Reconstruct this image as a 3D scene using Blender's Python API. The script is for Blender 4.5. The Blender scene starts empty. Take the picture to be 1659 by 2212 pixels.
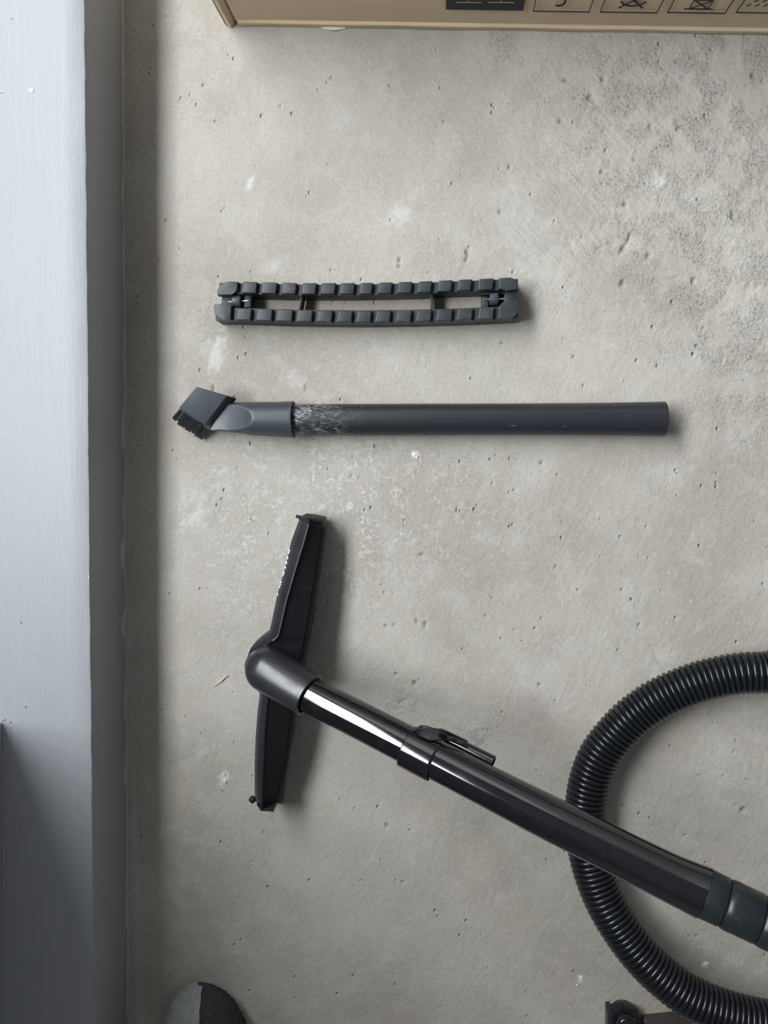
import bpy, bmesh, math, random
import numpy as np
from mathutils import Vector, Matrix
random.seed(7); np.random.seed(7)
SC = bpy.context.scene
COL = SC.collection

# ------------------------------------------------------------------ camera
W, H, F, D = 1659.0, 2212.0, 1640.0, 0.754        # frame, focal length in px, camera height (m)
NAD = (930.0, 970.0)                              # pixel straight below the camera
n = Vector(((NAD[0]-W/2)/F, -(NAD[1]-H/2)/F, -1)).normalized()
Zc = -n
Xc = (Vector((1, 0, 0)) - Zc*Zc.x).normalized()
Yc = Zc.cross(Xc)
R = Matrix((Xc, Yc, Zc))                          # camera -> world rotation
cam_d = bpy.data.cameras.new('camera'); cam = bpy.data.objects.new('camera', cam_d); COL.objects.link(cam)
cam_d.sensor_fit = 'HORIZONTAL'; cam_d.sensor_width = 36; cam_d.lens = F/W*36; cam_d.clip_start = 0.01
cam.matrix_world = Matrix.Translation((0, 0, D)) @ R.to_4x4()
SC.camera = cam

def P(px, py, z=0.0):
    d = R @ Vector(((px-W/2)/F, -(py-H/2)/F, -1)); t = (z-D)/d.z
    return Vector((0, 0, D)) + d*t
def depth(px, py, z):
    d = R @ Vector(((px-W/2)/F, -(py-H/2)/F, -1)); return (z-D)/d.z

# ------------------------------------------------------------------ light
WX = -1.15; WY0, WY1, WZ0, WZ1 = -0.42, 2.30, 1.22, 2.22
world = bpy.data.worlds.new('room_ambient'); SC.world = world; world.use_nodes = True
bg = world.node_tree.nodes['Background']; bg.inputs[0].default_value = (0.92, 0.95, 1.0, 1); bg.inputs[1].default_value = 0.165
ld = bpy.data.lights.new('window_daylight', 'AREA'); ld.shape = 'RECTANGLE'
ld.size = WZ1-WZ0; ld.size_y = WY1-WY0; ld.energy = 275; ld.color = (0.93, 0.96, 1.0)
lo = bpy.data.objects.new('window_daylight', ld); COL.objects.link(lo)
lo.location = (WX-0.06, (WY0+WY1)/2, (WZ0+WZ1)/2)
lo.rotation_euler = (0, -math.pi/2, 0)
FY, FX0, FX1, FZ0, FZ1 = 2.6, -1.05, -0.05, 1.15, 2.75   # doorway in the far wall
l2 = bpy.data.lights.new('doorway_daylight', 'AREA'); l2.shape = 'RECTANGLE'; l2.size = FX1-FX0; l2.size_y = FZ1-FZ0; l2.energy = 9; l2.color = (0.97, 0.98, 1.0)
lo2 = bpy.data.objects.new('doorway_daylight', l2); COL.objects.link(lo2); lo2.location = ((FX0+FX1)/2, FY+.06, (FZ0+FZ1)/2); lo2.rotation_euler = (-math.pi/2, 0, 0)
SC.view_settings.view_transform = 'Standard'; SC.view_settings.look = 'None'
SC.view_settings.exposure = 0.0; SC.view_settings.gamma = 1.0; SC.view_settings.use_curve_mapping = False

# ------------------------------------------------------------------ helpers
def tag(o, label=None, cat=None, group=None, kind=None):
    if label: o['label'] = label
    if cat: o['category'] = cat
    if group: o['group'] = group
    if kind: o['kind'] = kind
    return o
def smooth_angle(me, deg):
    me.polygons.foreach_set('use_smooth', [True]*len(me.polygons))
    try: me.set_sharp_from_angle(angle=math.radians(deg))
    except Exception: pass
def obj(name, bm, m, parent=None, smooth=40):
    if isinstance(bm, bmesh.types.BMesh):
        bmesh.ops.recalc_face_normals(bm, faces=bm.faces[:])
        me = bpy.data.meshes.new(name); bm.to_mesh(me); bm.free()
    else: me = bm
    if smooth: smooth_angle(me, smooth)
    if m: me.materials.append(m)
    o = bpy.data.objects.new(name, me); COL.objects.link(o)
    if parent:
        o.parent = parent; o.matrix_parent_inverse = Matrix.Translation(-parent.location)
    return o
def empty(name, loc, label, cat, group=None):
    o = bpy.data.objects.new(name, None); COL.objects.link(o); o.location = loc; o.empty_display_size = .02
    return tag(o, label, cat, group)
def add_box(bm, lo_, hi, bev=0, seg=2):
    r = bmesh.ops.create_cube(bm, size=1); vs = r['verts']
    for v in vs:
        v.co = Vector([lo_[i] + (v.co[i]+.5)*(hi[i]-lo_[i]) for i in range(3)])
    if bev:
        es = list({e for v in vs for e in v.link_edges})
        bmesh.ops.bevel(bm, geom=es, offset=bev, segments=seg, affect='EDGES', profile=.6)
    return bm
def loft(bm, rings, closed=True, caps=True):
    vr = [[bm.verts.new(p) for p in r] for r in rings]
    k = len(rings[0])
    for a, b in zip(vr, vr[1:]):
        for i in range(k if closed else k-1):
            j = (i+1) % k
            bm.faces.new((a[i], a[j], b[j], b[i]))
    if caps and closed:
        bm.faces.new(vr[0][::-1]); bm.faces.new(vr[-1])
    return vr
def prism(bm, top, z0=None, bot=None, bev=0, seg=2):
    """solid from a top polygon down to z0 (or to the bottom polygon)"""
    if bot is None: bot = [Vector((p.x, p.y, z0)) for p in top]
    t = [bm.verts.new(p) for p in top]; b = [bm.verts.new(p) for p in bot]; k = len(t)
    fs = [bm.faces.new(t), bm.faces.new(b[::-1])]
    for i in range(k):
        j = (i+1) % k; fs.append(bm.faces.new((t[j], t[i], b[i], b[j])))
    if bev:
        es = list({e for f in fs for e in f.edges})
        bmesh.ops.bevel(bm, geom=es, offset=bev, segments=seg, affect='EDGES', profile=.6)
    return bm
def frames(pts):
    T = []
    for i in range(len(pts)):
        a = pts[max(i-1, 0)]; b = pts[min(i+1, len(pts)-1)]; T.append((b-a).normalized())
    return T
def tube(bm, pts, rad, n_=40, caps=True, flat=None):
    """sweep circles; rad per point; flat: optional (sx, sz) squash per point"""
    T = frames(pts); rings = []
    for i, (p, t, r) in enumerate(zip(pts, T, rad)):
        s = t.cross(Vector((0, 0, 1))).normalized(); u = s.cross(t).normalized()
        fx, fz = flat[i] if flat else (1, 1)
        rings.append([p + s*math.cos(a)*r*fx + u*math.sin(a)*r*fz for a in [2*math.pi*k/n_ for k in range(n_)]])
    return loft(bm, rings, True, caps)
def lathe(bm, origin, axis, prof, n_=40, caps=True):
    """prof: list of (distance along axis, radius)"""
    axis = axis.normalized(); ref = Vector((0, 0, 1)) if abs(axis.z) < .9 else Vector((1, 0, 0))
    s = axis.cross(ref).normalized(); u = s.cross(axis).normalized()
    rings = [[origin + axis*d + (s*math.cos(a)+u*math.sin(a))*max(r, 1e-5) for a in [2*math.pi*k/n_ for k in range(n_)]] for d, r in prof]
    return loft(bm, rings, True, caps)
def catmull(pts, m):
    """pts: list of tuples; m samples per span"""
    A = [np.array(p, float) for p in pts]; A = [2*A[0]-A[1]] + A + [2*A[-1]-A[-2]]; out = []
    for i in range(1, len(A)-2):
        for k in range(m):
            t = k/m; p0, p1, p2, p3 = A[i-1:i+3]
            out.append(.5*((2*p1)+(-p0+p2)*t+(2*p0-5*p1+4*p2-p3)*t*t+(-p0+3*p1-3*p2+p3)*t**3))
    out.append(A[-2]); return out
def px_tube_pts(pts, m=6):
    """(px, py, z, width px) -> centres and radii"""
    c, r = [], []
    for q in catmull(pts, m):
        c.append(P(q[0], q[1], q[2])); r.append(q[3]*depth(q[0], q[1], q[2])/F/2)
    return c, r

# ------------------------------------------------------------------ materials
def mat(name, col=(.5, .5, .5), rough=.5, spec=.5, metal=0):
    m = bpy.data.materials.new(name); m.use_nodes = True
    b = m.node_tree.nodes['Principled BSDF']
    b.inputs['Base Color'].default_value = (*col, 1); b.inputs['Roughness'].default_value = rough
    b.inputs['Specular IOR Level'].default_value = spec; b.inputs['Metallic'].default_value = metal
    return m, m.node_tree, b
class N:
    def __init__(s, nt): s.nt = nt; s.L = nt.links
    def new(s, t, **k):
        n_ = s.nt.nodes.new(t)
        for a, v in k.items(): setattr(n_, a, v)
        return n_
    def set(s, node, i, v):
        if hasattr(v, 'is_linked') or isinstance(v, bpy.types.NodeSocket): s.L.new(v, node.inputs[i])
        elif v is not None: node.inputs[i].default_value = v
    def pos(s):
        return s.new('ShaderNodeNewGeometry').outputs['Position']
    def mapping(s, vec, scale=(1, 1, 1), rot=(0, 0, 0), loc=(0, 0, 0)):
        if rot != (0, 0, 0) and scale != (1, 1, 1): vec = s.mapping(vec, rot=rot); rot = (0, 0, 0)
        m = s.new('ShaderNodeMapping'); s.L.new(vec, m.inputs[0])
        m.inputs['Scale'].default_value = scale; m.inputs['Rotation'].default_value = rot; m.inputs['Location'].default_value = loc
        return m.outputs[0]
    def noise(s, vec, scale, detail=4, rough=.55, dist=0):
        t = s.new('ShaderNodeTexNoise'); s.L.new(vec, t.inputs['Vector'])
        t.inputs['Scale'].default_value = scale; t.inputs['Detail'].default_value = detail
        t.inputs['Roughness'].default_value = rough; t.inputs['Distortion'].default_value = dist
        return t.outputs[0]
    def voro(s, vec, scale, feature='F1'):
        t = s.new('ShaderNodeTexVoronoi'); s.L.new(vec, t.inputs['Vector']); t.feature = feature
        t.inputs['Scale'].default_value = scale; return t.outputs['Distance']
    def ramp(s, f, a, b, lo_=0., hi=1.):
        t = s.new('ShaderNodeMapRange'); s.L.new(f, t.inputs[0]); t.interpolation_type = 'SMOOTHSTEP'
        for i, v in ((1, a), (2, b), (3, lo_), (4, hi)): t.inputs[i].default_value = v
        return t.outputs[0]
    def math(s, op, a, b=None):
        t = s.new('ShaderNodeMath', operation=op); s.set(t, 0, a); s.set(t, 1, b); return t.outputs[0]
    def mix(s, f, a, b):
        t = s.new('ShaderNodeMix', data_type='RGBA')
        s.set(t, 0, f)
        for i, v in ((6, a), (7, b)):
            if isinstance(v, tuple): v = (*v, 1) if len(v) == 3 else v
            s.set(t, i, v)
        return t.outputs[2]
    def attr(s, name):
        t = s.new('ShaderNodeAttribute'); t.attribute_name = name; return t.outputs['Fac']
    def bump(s, h, strength, dist, prev=None):
        t = s.new('ShaderNodeBump'); s.L.new(h, t.inputs['Height'])
        t.inputs['Strength'].default_value = strength; t.inputs['Distance'].default_value = dist
        if prev is not None: s.L.new(prev, t.inputs['Normal'])
        return t.outputs[0]

# concrete
M_floor, nt, b = mat('raw_concrete', rough=.85, spec=.25); g = N(nt); p = g.pos()
c1, c2, c3 = (.425, .40, .355), (.335, .312, .272), (.50, .485, .45)
base = g.mix(g.ramp(g.noise(p, 5, 5, .6), .38, .66), c1, c2)
base = g.mix(g.math('MULTIPLY', g.ramp(g.noise(p, 28, 5, .65, .6), .47, .68), .35), base, c3)
base = g.mix(g.math('MULTIPLY', g.ramp(g.noise(p, 420, 3, .7), .42, .72), .28), base, (.22, .205, .18))
base = g.mix(g.math('MULTIPLY', g.ramp(g.noise(p, 260, 4, .7), .52, .72), .30), base, (.58, .57, .545))
warm = g.ramp(g.noise(p, 9, 3, .5), .5, .75); base = g.mix(g.math('MULTIPLY', warm, .28), base, (.42, .355, .29))
grn = g.ramp(g.noise(g.mapping(p, loc=(3, 1, 0)), 7, 3, .5), .52, .75); base = g.mix(g.math('MULTIPLY', grn, .25), base, (.33, .335, .26))
vn = g.math('MULTIPLY', g.ramp(g.noise(p, 150, 5, .75, 1.2), .50, .60), g.ramp(g.noise(p, 40, 3, .6), .36, .60))
base = g.mix(g.math('MULTIPLY', g.math('MULTIPLY', vn, g.attr('veins')), .6), base, (.62, .61, .59))
base = g.mix(g.attr('pale'), base, (.66, .66, .655))
rgh = g.attr('rough')
sp = g.math('MULTIPLY', g.ramp(g.noise(p, 330, 3, .75), .50, .66), g.ramp(g.noise(p, 38, 3, .6), .42, .62))
base = g.mix(g.math('MULTIPLY', sp, g.math('MULTIPLY', rgh, .7)), base, (.14, .14, .145))
base = g.mix(g.attr('dark'), base, (.12, .11, .10))
nt.links.new(base, b.inputs['Base Color'])
h1 = g.noise(p, 240, 4, .65)
nb = g.bump(h1, .34, .0016)
h2 = g.noise(g.mapping(p, scale=(1, .35, 1), rot=(0, 0, .35)), 190, 3, .7)
nb = g.bump(h2, .38, .0016, nb)
pit = g.ramp(g.voro(g.mapping(p, scale=(1, .7, 1)), 110), .0, .22, 0, 1)
pmask = g.ramp(g.noise(p, 45, 2, .5), .53, .64)
hp = g.math('SUBTRACT', 1., g.math('MULTIPLY', g.math('SUBTRACT', 1., pit), pmask))
nb = g.bump(hp, .9, .0022, nb)
rb = g.noise(p, 420, 3, .7); rbm = g.math('MULTIPLY', rb, g.math('MULTIPLY', rgh, g.ramp(g.noise(p, 38, 3, .6), .38, .62)))
nb = g.bump(rbm, .9, .0022, nb)
tr = g.noise(g.mapping(p, scale=(1, .04, 1), rot=(0, 0, 2.40)), 230, 2, .5)
nb = g.bump(g.math('MULTIPLY', tr, g.attr('trowel')), .75, .0016, nb)
nt.links.new(nb, b.inputs['Normal'])

def paint(name, col, rough):
    m, nt, b = mat(name, col, rough, .4); g = N(nt); p = g.pos()
    st = g.noise(g.mapping(p, scale=(1, .03, 1)), 420, 3, .6)
    cc = g.mix(g.math('MULTIPLY', g.ramp(st, .35, .7), .18), col, tuple(min(1, c*1.22) for c in col))
    cc = g.mix(g.math('MULTIPLY', g.ramp(g.noise(p, 7, 3, .5), .4, .7), .25), cc, (col[0]*.92, col[1]*.95, col[2]*.93))
    nt.links.new(cc, b.inputs['Base Color'])
    nb = g.bump(st, .22, .0008); nb = g.bump(g.noise(p, 120, 3, .6), .08, .001, nb)
    nt.links.new(nb, b.inputs['Normal']); return m
M_ledge = paint('grey_gloss_paint', (.32, .335, .355), .42)
M_wall = paint('wall_paint', (.42, .42, .41), .6)
M_plaster, nt, b = mat('bare_plaster', (.50, .48, .45), .9, .2); g = N(nt)
nt.links.new(g.bump(g.noise(g.pos(), 300, 4, .7), .5, .001), b.inputs['Normal'])
M_white = mat('white_plaster_spot', (.82, .82, .82), .8, .2)[0]
M_palespot = mat('pale_plaster_spot', (.60, .59, .56), .85, .2)[0]

def plastic(name, col, rough, dust=0., scr=0., fine=.05, coat=0.):
    m, nt, b = mat(name, col, rough, .5); g = N(nt); p = g.pos(); c = None
    if dust:
        d = g.math('MULTIPLY', g.ramp(g.noise(p, 90, 5, .75), .50, .78), dust)
        c = g.mix(d, col, (.30, .31, .33))
        s = g.math('MULTIPLY', g.ramp(g.noise(p, 900, 2, .6), .70, .78), min(1, dust*1.3)); c = g.mix(s, c, (.5, .5, .52))
        nt.links.new(c, b.inputs['Base Color'])
        r = g.ramp(g.noise(p, 30, 4, .6), .3, .75, rough*.85, min(1, rough*1.25)); nt.links.new(r, b.inputs['Roughness'])
    if 'glossy' in name: b.inputs['Specular IOR Level'].default_value = .8
    if 'grey_black' in name: b.inputs['Specular IOR Level'].default_value = .6
    if 'matt' in name or 'cuff' in name: b.inputs['Specular IOR Level'].default_value = .3
    if fine: nt.links.new(g.bump(g.noise(p, 1500, 2, .5), fine, .0004), b.inputs['Normal'])
    if coat: b.inputs['Coat Weight'].default_value = coat; b.inputs['Coat Roughness'].default_value = .08
    return m
M_head = plastic('satin_black_plastic', (.013, .015, .019), .38, .06)
M_face = plastic('matt_black_plastic', (.006, .007, .009), .62, .04)
M_elbow = plastic('grey_black_plastic', (.020, .021, .025), .30, .04)
M_gloss = plastic('glossy_black_pipe', (.004, .0045, .006), .07, .05, fine=0)
M_gloss2 = plastic('glossy_black_outer_pipe', (.005, .0055, .007), .10, .02, fine=0)
M_cuff = plastic('cuff_black_plastic', (.012, .016, .018), .30, .05)
M_hose = plastic('hose_black_plastic', (.006, .0075, .010), .25, .03, fine=0)
M_block = plastic('dusty_rubber', (.026, .031, .035), .42, .12)
M_rail = plastic('charcoal_rubber', (.018, .022, .024), .5, .08)
M_tool = plastic('slate_grey_plastic', (.044, .052, .064), .42, .06)
M_bris = plastic('bristle_black', (.02, .024, .03), .5, 0)
M_dark = mat('dark_hole', (.006, .006, .007), .8, .2)[0]
M_steel = mat('steel_pin', (.75, .76, .77), .28, .5, 1)[0]
M_print = mat('black_print', (.030, .030, .033), .7, .3)[0]
M_yellow = mat('tan_print', (.42, .33, .13), .7, .3)[0]
M_letter = mat('white_lettering', (.85, .86, .88), .4, .4)[0]
M_straw = mat('dry_straw', (.62, .50, .33), .7, .3)[0]
# scuffed tube
M_tube, nt, b = mat('scuffed_black_tube', (.016, .019, .024), .40, .5); g = N(nt); p = g.pos()
xs = g.new('ShaderNodeSeparateXYZ'); nt.links.new(p, xs.inputs[0])
xa, xb = P(655, 905, .03).x, P(800, 905, .03).x
zone = g.ramp(xs.outputs[0], xa, xb, 1, 0)
s1 = g.noise(g.mapping(p, scale=(.16, 1, 1), rot=(0, 0, .35)), 520, 4, .7, .5)
s2 = g.noise(g.mapping(p, scale=(.2, 1, 1), rot=(0, 0, -.5)), 430, 3, .7, .8)
patch = g.ramp(g.noise(p, 55, 3, .6), .34, .60)
sc = g.math('MULTIPLY', g.math('MAXIMUM', g.ramp(s1, .50, .60), g.ramp(s2, .54, .62)), patch)
sc = g.math('MULTIPLY', sc, zone)
sparse = g.math('MULTIPLY', g.ramp(g.noise(g.mapping(p, scale=(.25, 1, 1), rot=(0, 0, .2)), 260, 3, .6), .70, .74), .5)
c = g.mix(g.math('MULTIPLY', g.math('MAXIMUM', sc, sparse), .62), (.016, .019, .024), (.50, .51, .53))
nt.links.new(c, b.inputs['Base Color'])
# cardboard
M_card, nt, b = mat('kraft_cardboard', (.40, .31, .20), .8, .2); g = N(nt); p = g.pos()
c = g.mix(g.math('MULTIPLY', g.ramp(g.noise(p, 500, 3, .7), .4, .7), .35), (.57, .46, .32), (.46, .37, .255))
c = g.mix(g.math('MULTIPLY', g.ramp(g.noise(g.mapping(p, scale=(1, 1, .2)), 30, 3, .5), .4, .7), .2), c, (.62, .52, .37))
nt.links.new(c, b.inputs['Base Color'])
nt.links.new(g.bump(g.noise(g.mapping(p, scale=(1, 1, .1)), 160, 2, .4), .12, .0008), b.inputs['Normal'])
M_cardedge = mat('cardboard_core', (.30, .22, .15), .9, .1)[0]
M_torn = mat('torn_paper', (.62, .58, .50), .9, .1)[0]
# knit shoe
def knit(name, col):
    m, nt, b = mat(name, col, .9, .15); g = N(nt); p = g.pos()
    c = g.mix(g.ramp(g.noise(p, 160, 4, .7), .35, .7), col, tuple(x*1.35 for x in col)); nt.links.new(c, b.inputs['Base Color'])
    nt.links.new(g.bump(g.noise(p, 700, 3, .6), .5, .001), b.inputs['Normal']); return m
M_shoe_l = knit('grey_suede', (.20, .215, .215)); M_shoe_d = knit('black_knit', (.035, .035, .036)); M_sole = knit('sole_rubber', (.03, .03, .03))

# ------------------------------------------------------------------ structure: floor
LH = .080                                         # ledge height
LA, LB = P(263, 0), P(275, 2212)                  # foot of the ledge face
def ledge_x(y): return LA.x + (LB.x-LA.x)*(y-LA.y)/(LB.y-LA.y)

def fade(t): return t*t*(3-2*t)
def vnoise(X, Y, s, seed):
    rs = np.random.RandomState(seed); tab = rs.rand(256, 256)
    x, y = X*s+500.3, Y*s+500.7; xi, yi = np.floor(x).astype(int), np.floor(y).astype(int)
    fx, fy = fade(x-xi), fade(y-yi)
    q = lambda a, c_: tab[a % 256, c_ % 256]
    return (q(xi, yi)*(1-fx)+q(xi+1, yi)*fx)*(1-fy) + (q(xi, yi+1)*(1-fx)+q(xi+1, yi+1)*fx)*fy
st = .0015
xs_ = np.concatenate([[-2.6, -1.6, -.9, -.5, -.36], np.arange(-.32, .42, st), [.47, .55, .7, 1.1, 1.8, 2.8]])
ys_ = np.concatenate([[-2.6, -1.6, -1.1, -.8, -.7], np.arange(-.62, .47, st), [.5, .6, .8, 1.2, 1.9, 2.8]])
X, Y = np.meshgrid(xs_, ys_, indexing='ij')
inner = (X > -.33) & (X < .43) & (Y > -.63) & (Y < .48)
Z = ((vnoise(X, Y, 14, 1)-.5)*.0012 + (vnoise(X, Y, 60, 2)-.5)*.0005 + (vnoise(X, Y, 220, 3)-.5)*.00035)
pale = np.zeros_like(X); dark = np.zeros_like(X); rough = np.zeros_like(X); veins = np.zeros_like(X); trowel = np.zeros_like(X)
def loc(px, py): v = P(px, py); return v.x, v.y
def blob(px, py, rx, ry, ang=0, jag=.35, seed=5):
    x0, y0 = loc(px, py); a = math.radians(ang); k = .00046
    dx, dy = X-x0, Y-y0; u = dx*math.cos(a)+dy*math.sin(a); v = -dx*math.sin(a)+dy*math.cos(a)
    d = np.sqrt((u/(rx*k))**2+(v/(ry*k))**2) + (vnoise(X, Y, 300, seed)-.5)*jag*2
    return np.clip(1.25-d, 0, 1)
for (x, y, rx, ry, a) in [(1222,173,6,5,0),(1302,171,4,6,0),(1273,211,7,5,20),(1283,216,4,3,0),(1345,538,6,10,-25),(1357,518,3,14,-25),
        (1400,552,5,9,-15),(1498,606,5,8,-20),(1345,612,6,9,-20),(863,562,4,6,0),(863,576,4,4,0),(1583,463,5,10,10),(1628,163,5,6,0),
        (900,1342,3,7,10),(918,1350,3,9,-10),(833,1352,3,3,0),(852,1350,3,3,0),(896,1476,5,6,30),(858,1457,2,4,0),(864,1518,3,3,0),(1605,1750,6,6,0),
        (1345,1740,4,4,0),(1080,458,3,5,0),(1010,548,4,9,15),(1007,562,3,5,0),(461,840,3,10,0),(660,838,2,8,0),(760,1027,3,5,0),(775,1032,3,3,0),
        (910,1198,4,3,0),(765,1028,3,3,0),(855,1455,3,3,0),(1415,390,2,2,0),(1370,345,4,4,0),(1350,442,6,5,0),(1300,372,4,4,0),(1405,274,5,5,0),
        (1465,276,5,6,0),(1210,260,5,5,0),(950,1195,2,2,0),(790,1150,2,3,0),(1100,360,3,5,0),(835,1783,3,8,10),(1260,1910,3,3,0),(1505,2020,3,3,0),
        (1488,2022,3,3,0),(1585,1625,2,3,0),(520,880,3,3,0),(512,1010,2,2,0),(1085,740,4,3,0),(845,640,3,3,0),(1170,1000,3,4,0),(1240,770,3,3,0),
        (1165,1480,4,3,0),(1200,1225,3,3,0),(1050,1330,3,4,0),(700,940,3,2,0),(395,1200,2,3,0),(660,1690,2,3,0),(870,1905,4,3,0),(1380,1350,3,3,0)]:
    m = blob(x, y, rx, ry, a, .25); Z -= m*.0026; dark = np.maximum(dark, m*.55)
# crescent scar and crack
for i in range(12):
    t = i/11; m = blob(1284+40*t+2*i*0, 546-20*math.sin(math.pi*t*.62), 3, 4, 0, .2); Z -= m*.0007; dark = np.maximum(dark, m*.18)
def line(ax, ay, bx, by, w, dz, dk):
    global Z, dark
    x0, y0 = loc(ax, ay); x1, y1 = loc(bx, by); L = math.hypot(x1-x0, y1-y0)
    ux, uy = (x1-x0)/L, (y1-y0)/L; u = (X-x0)*ux+(Y-y0)*uy; v = -(X-x0)*uy+(Y-y0)*ux + (vnoise(X, Y, 90, 9)-.5)*.004
    m = np.clip(1-np.abs(v)/w, 0, 1)*((u > 0) & (u < L)); Z -= m*dz; dark = np.maximum(dark, m*dk)
line(1393, 1376, 1434, 1450, .0017, .0004, .22)
line(1290, 400, 1420, 540, .002, .0005, 0); line(1210, 480, 1240, 545, .002, .0005, 0)
line(1600, 1755, 1659, 1800, .0017, .0004, .12)
for (x, y, rx, ry, a, s, sd) in [(1420,395,15,15,0,.75,5),(897,982,9,7,0,1,6),(483,1682,10,20,-8,.7,7),(1255,2116,9,10,0,.6,8),(1524,2083,8,8,0,.8,9),(420,1120,12,40,-55,.5,10),
        (468,765,18,48,-12,.55,11),(541,395,7,15,-20,.6,12),(865,462,25,22,0,.35,13),(640,820,18,20,0,.3,14),(720,210,40,90,20,.12,15),(450,755,20,20,0,.3,16),
        (1520,410,8,5,0,.7,17),(590,575,30,15,30,.25,18),(1130,500,60,110,30,.15,19),(420,1075,40,40,0,.2,20),(1440,1415,30,20,0,.15,3)]:
    pale = np.maximum(pale, blob(x, y, rx, ry, a, .5, sd)*s)
for (x, y, rx, ry, a, s) in [(465,228,42,45,0,.16),(650,332,30,16,0,.12),(500,520,20,20,0,.08),(1020,1600,35,25,0,.10),(1015,1795,40,25,0,.12),(1240,2180,60,30,0,.08)]:
    dark = np.maximum(dark, blob(x, y, rx, ry, a, .6)*s)
def soft(px, py, rx, ry):
    x0, y0 = loc(px, py); d = ((X-x0)/(rx*.00046))**2+((Y-y0)/(ry*.00046))**2; return np.exp(-d*.8)
rough = np.clip(soft(1580, 520, 260, 170)*1.3 + soft(1560, 150, 240, 160)*1.0 + soft(1300, 250, 200, 150)*.5 + soft(1640, 800, 140, 200)*.8
        + soft(1020, 1590, 50, 35)*1.1 + soft(862, 1518, 45, 28)*1.0 + soft(930, 1050, 110, 50)*.6 + soft(1200, 1130, 110, 60)*.5 + soft(470, 690, 60, 60)*.5 + soft(1090, 80, 60, 60)*.6
        + soft(1560, 1900, 200, 200)*.25 + soft(1000, 560, 60, 40)*.5, 0, 1)
veins = np.clip(soft(640, 1090, 190, 110)*1.3 + soft(600, 1200, 140, 90)*.8 + soft(800, 1120, 200, 160)*.5 + soft(560, 1330, 120, 100)*.4 + soft(800, 900, 500, 500)*.25, 0, 1)
trowel = np.clip(soft(1230, 480, 120, 110)*1.4 + soft(1330, 230, 180, 150)*.7 + soft(720, 150, 250, 200)*.35, 0, 1)
trench = np.clip(1-np.abs(X-(LA.x+LB.x)/2-.002)/.006, 0, 1)*(vnoise(X, Y, 40, 21))*.3; pale = np.maximum(pale, trench*inner)
Z = np.where(inner, np.minimum(Z, .0006), 0)
nx, ny = len(xs_), len(ys_)
co = np.stack([X, Y, Z], -1).reshape(-1, 3).astype(np.float32)
ii, jj = np.meshgrid(np.arange(nx-1), np.arange(ny-1), indexing='ij'); a0 = (ii*ny+jj).ravel()
faces = np.stack([a0, a0+ny, a0+ny+1, a0+1], -1).astype(np.int32)
me = bpy.data.meshes.new('floor'); me.vertices.add(len(co)); me.vertices.foreach_set('co', co.ravel())
me.loops.add(faces.size); me.loops.foreach_set('vertex_index', faces.ravel())
me.polygons.add(len(faces)); me.polygons.foreach_set('loop_start', np.arange(len(faces), dtype=np.int32)*4)
me.update(calc_edges=True); me.validate()
me.polygons.foreach_set('use_smooth', np.ones(len(faces), bool))
for nm, arr in (('pale', pale), ('dark', dark), ('rough', rough), ('veins', veins), ('trowel', trowel)):
    at_ = me.attributes.new(nm, 'FLOAT', 'POINT'); at_.data.foreach_set('value', (arr*inner).ravel().astype(np.float32))
floor = obj('floor', me, M_floor, None, 0)
tag(floor, 'bare grey beige concrete floor with pits, trowel marks and pale scuffs', kind='structure')
for (x, y, r, mm) in [(895, 981, 6, M_white), (901, 986, 3.5, M_white), (903, 978, 2.5, M_white), (484, 1672, 5, M_palespot), (487, 1688, 4, M_palespot), (1256, 2112, 6, M_palespot), (1524, 2082, 6.5, M_palespot), (1228, 2176, 2.5, M_palespot), (1247, 2128, 3, M_palespot)]:
    bm = bmesh.new(); c0 = P(x, y, 0); k = 11; rr = [random.uniform(.6, 1.2)*r*.00046 for _ in range(k)]
    ring = lambda s, z: [c0+Vector((math.cos(2*math.pi*i/k)*rr[i]*s, math.sin(2*math.pi*i/k)*rr[i]*s, z)) for i in range(k)]
    loft(bm, [ring(1, -.0005), ring(.95, .0006), ring(.5, .0012)]); obj('plaster_spot', bm, mm, floor)

# ------------------------------------------------------------------ ledge along the left
XL = -1.5
bm = bmesh.new(); rings = []
y0, y1 = -1.6, 2.6; NS = 460
for i in range(NS+1):
    y = y0+(y1-y0)*i/NS; x = ledge_x(y)
    j = (vnoise(np.array(y), np.array(.3), 45, 31)-.5)*.0010 + (vnoise(np.array(y), np.array(.8), 160, 32)-.5)*.0012; j = float(j)
    jt = float(vnoise(np.array(y), np.array(.1), 30, 33)-.5)*.0008
    wob = float(vnoise(np.array(y), np.array(.5), 9, 35)-.5)*.0006
    rings.append([Vector((XL, y, -.02)), Vector((x+.001, y, -.02)), Vector((x+.001, y, .004)), Vector((x+wob*.3, y, LH*.5)), Vector((x+wob*.6+j*.5, y, LH-.0022)),
                  Vector((x-.0007+wob*.6+j*.6, y, LH-.0007)), Vector((x-.0026+j, y, LH+jt*.5)), Vector((x-.02, y, LH)), Vector((XL, y, LH))])
loft(bm, rings); ledge = obj('trim_1', bm, M_ledge, None, 35)
tag(ledge, 'grey painted raised ledge running down the left side', kind='structure')
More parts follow.
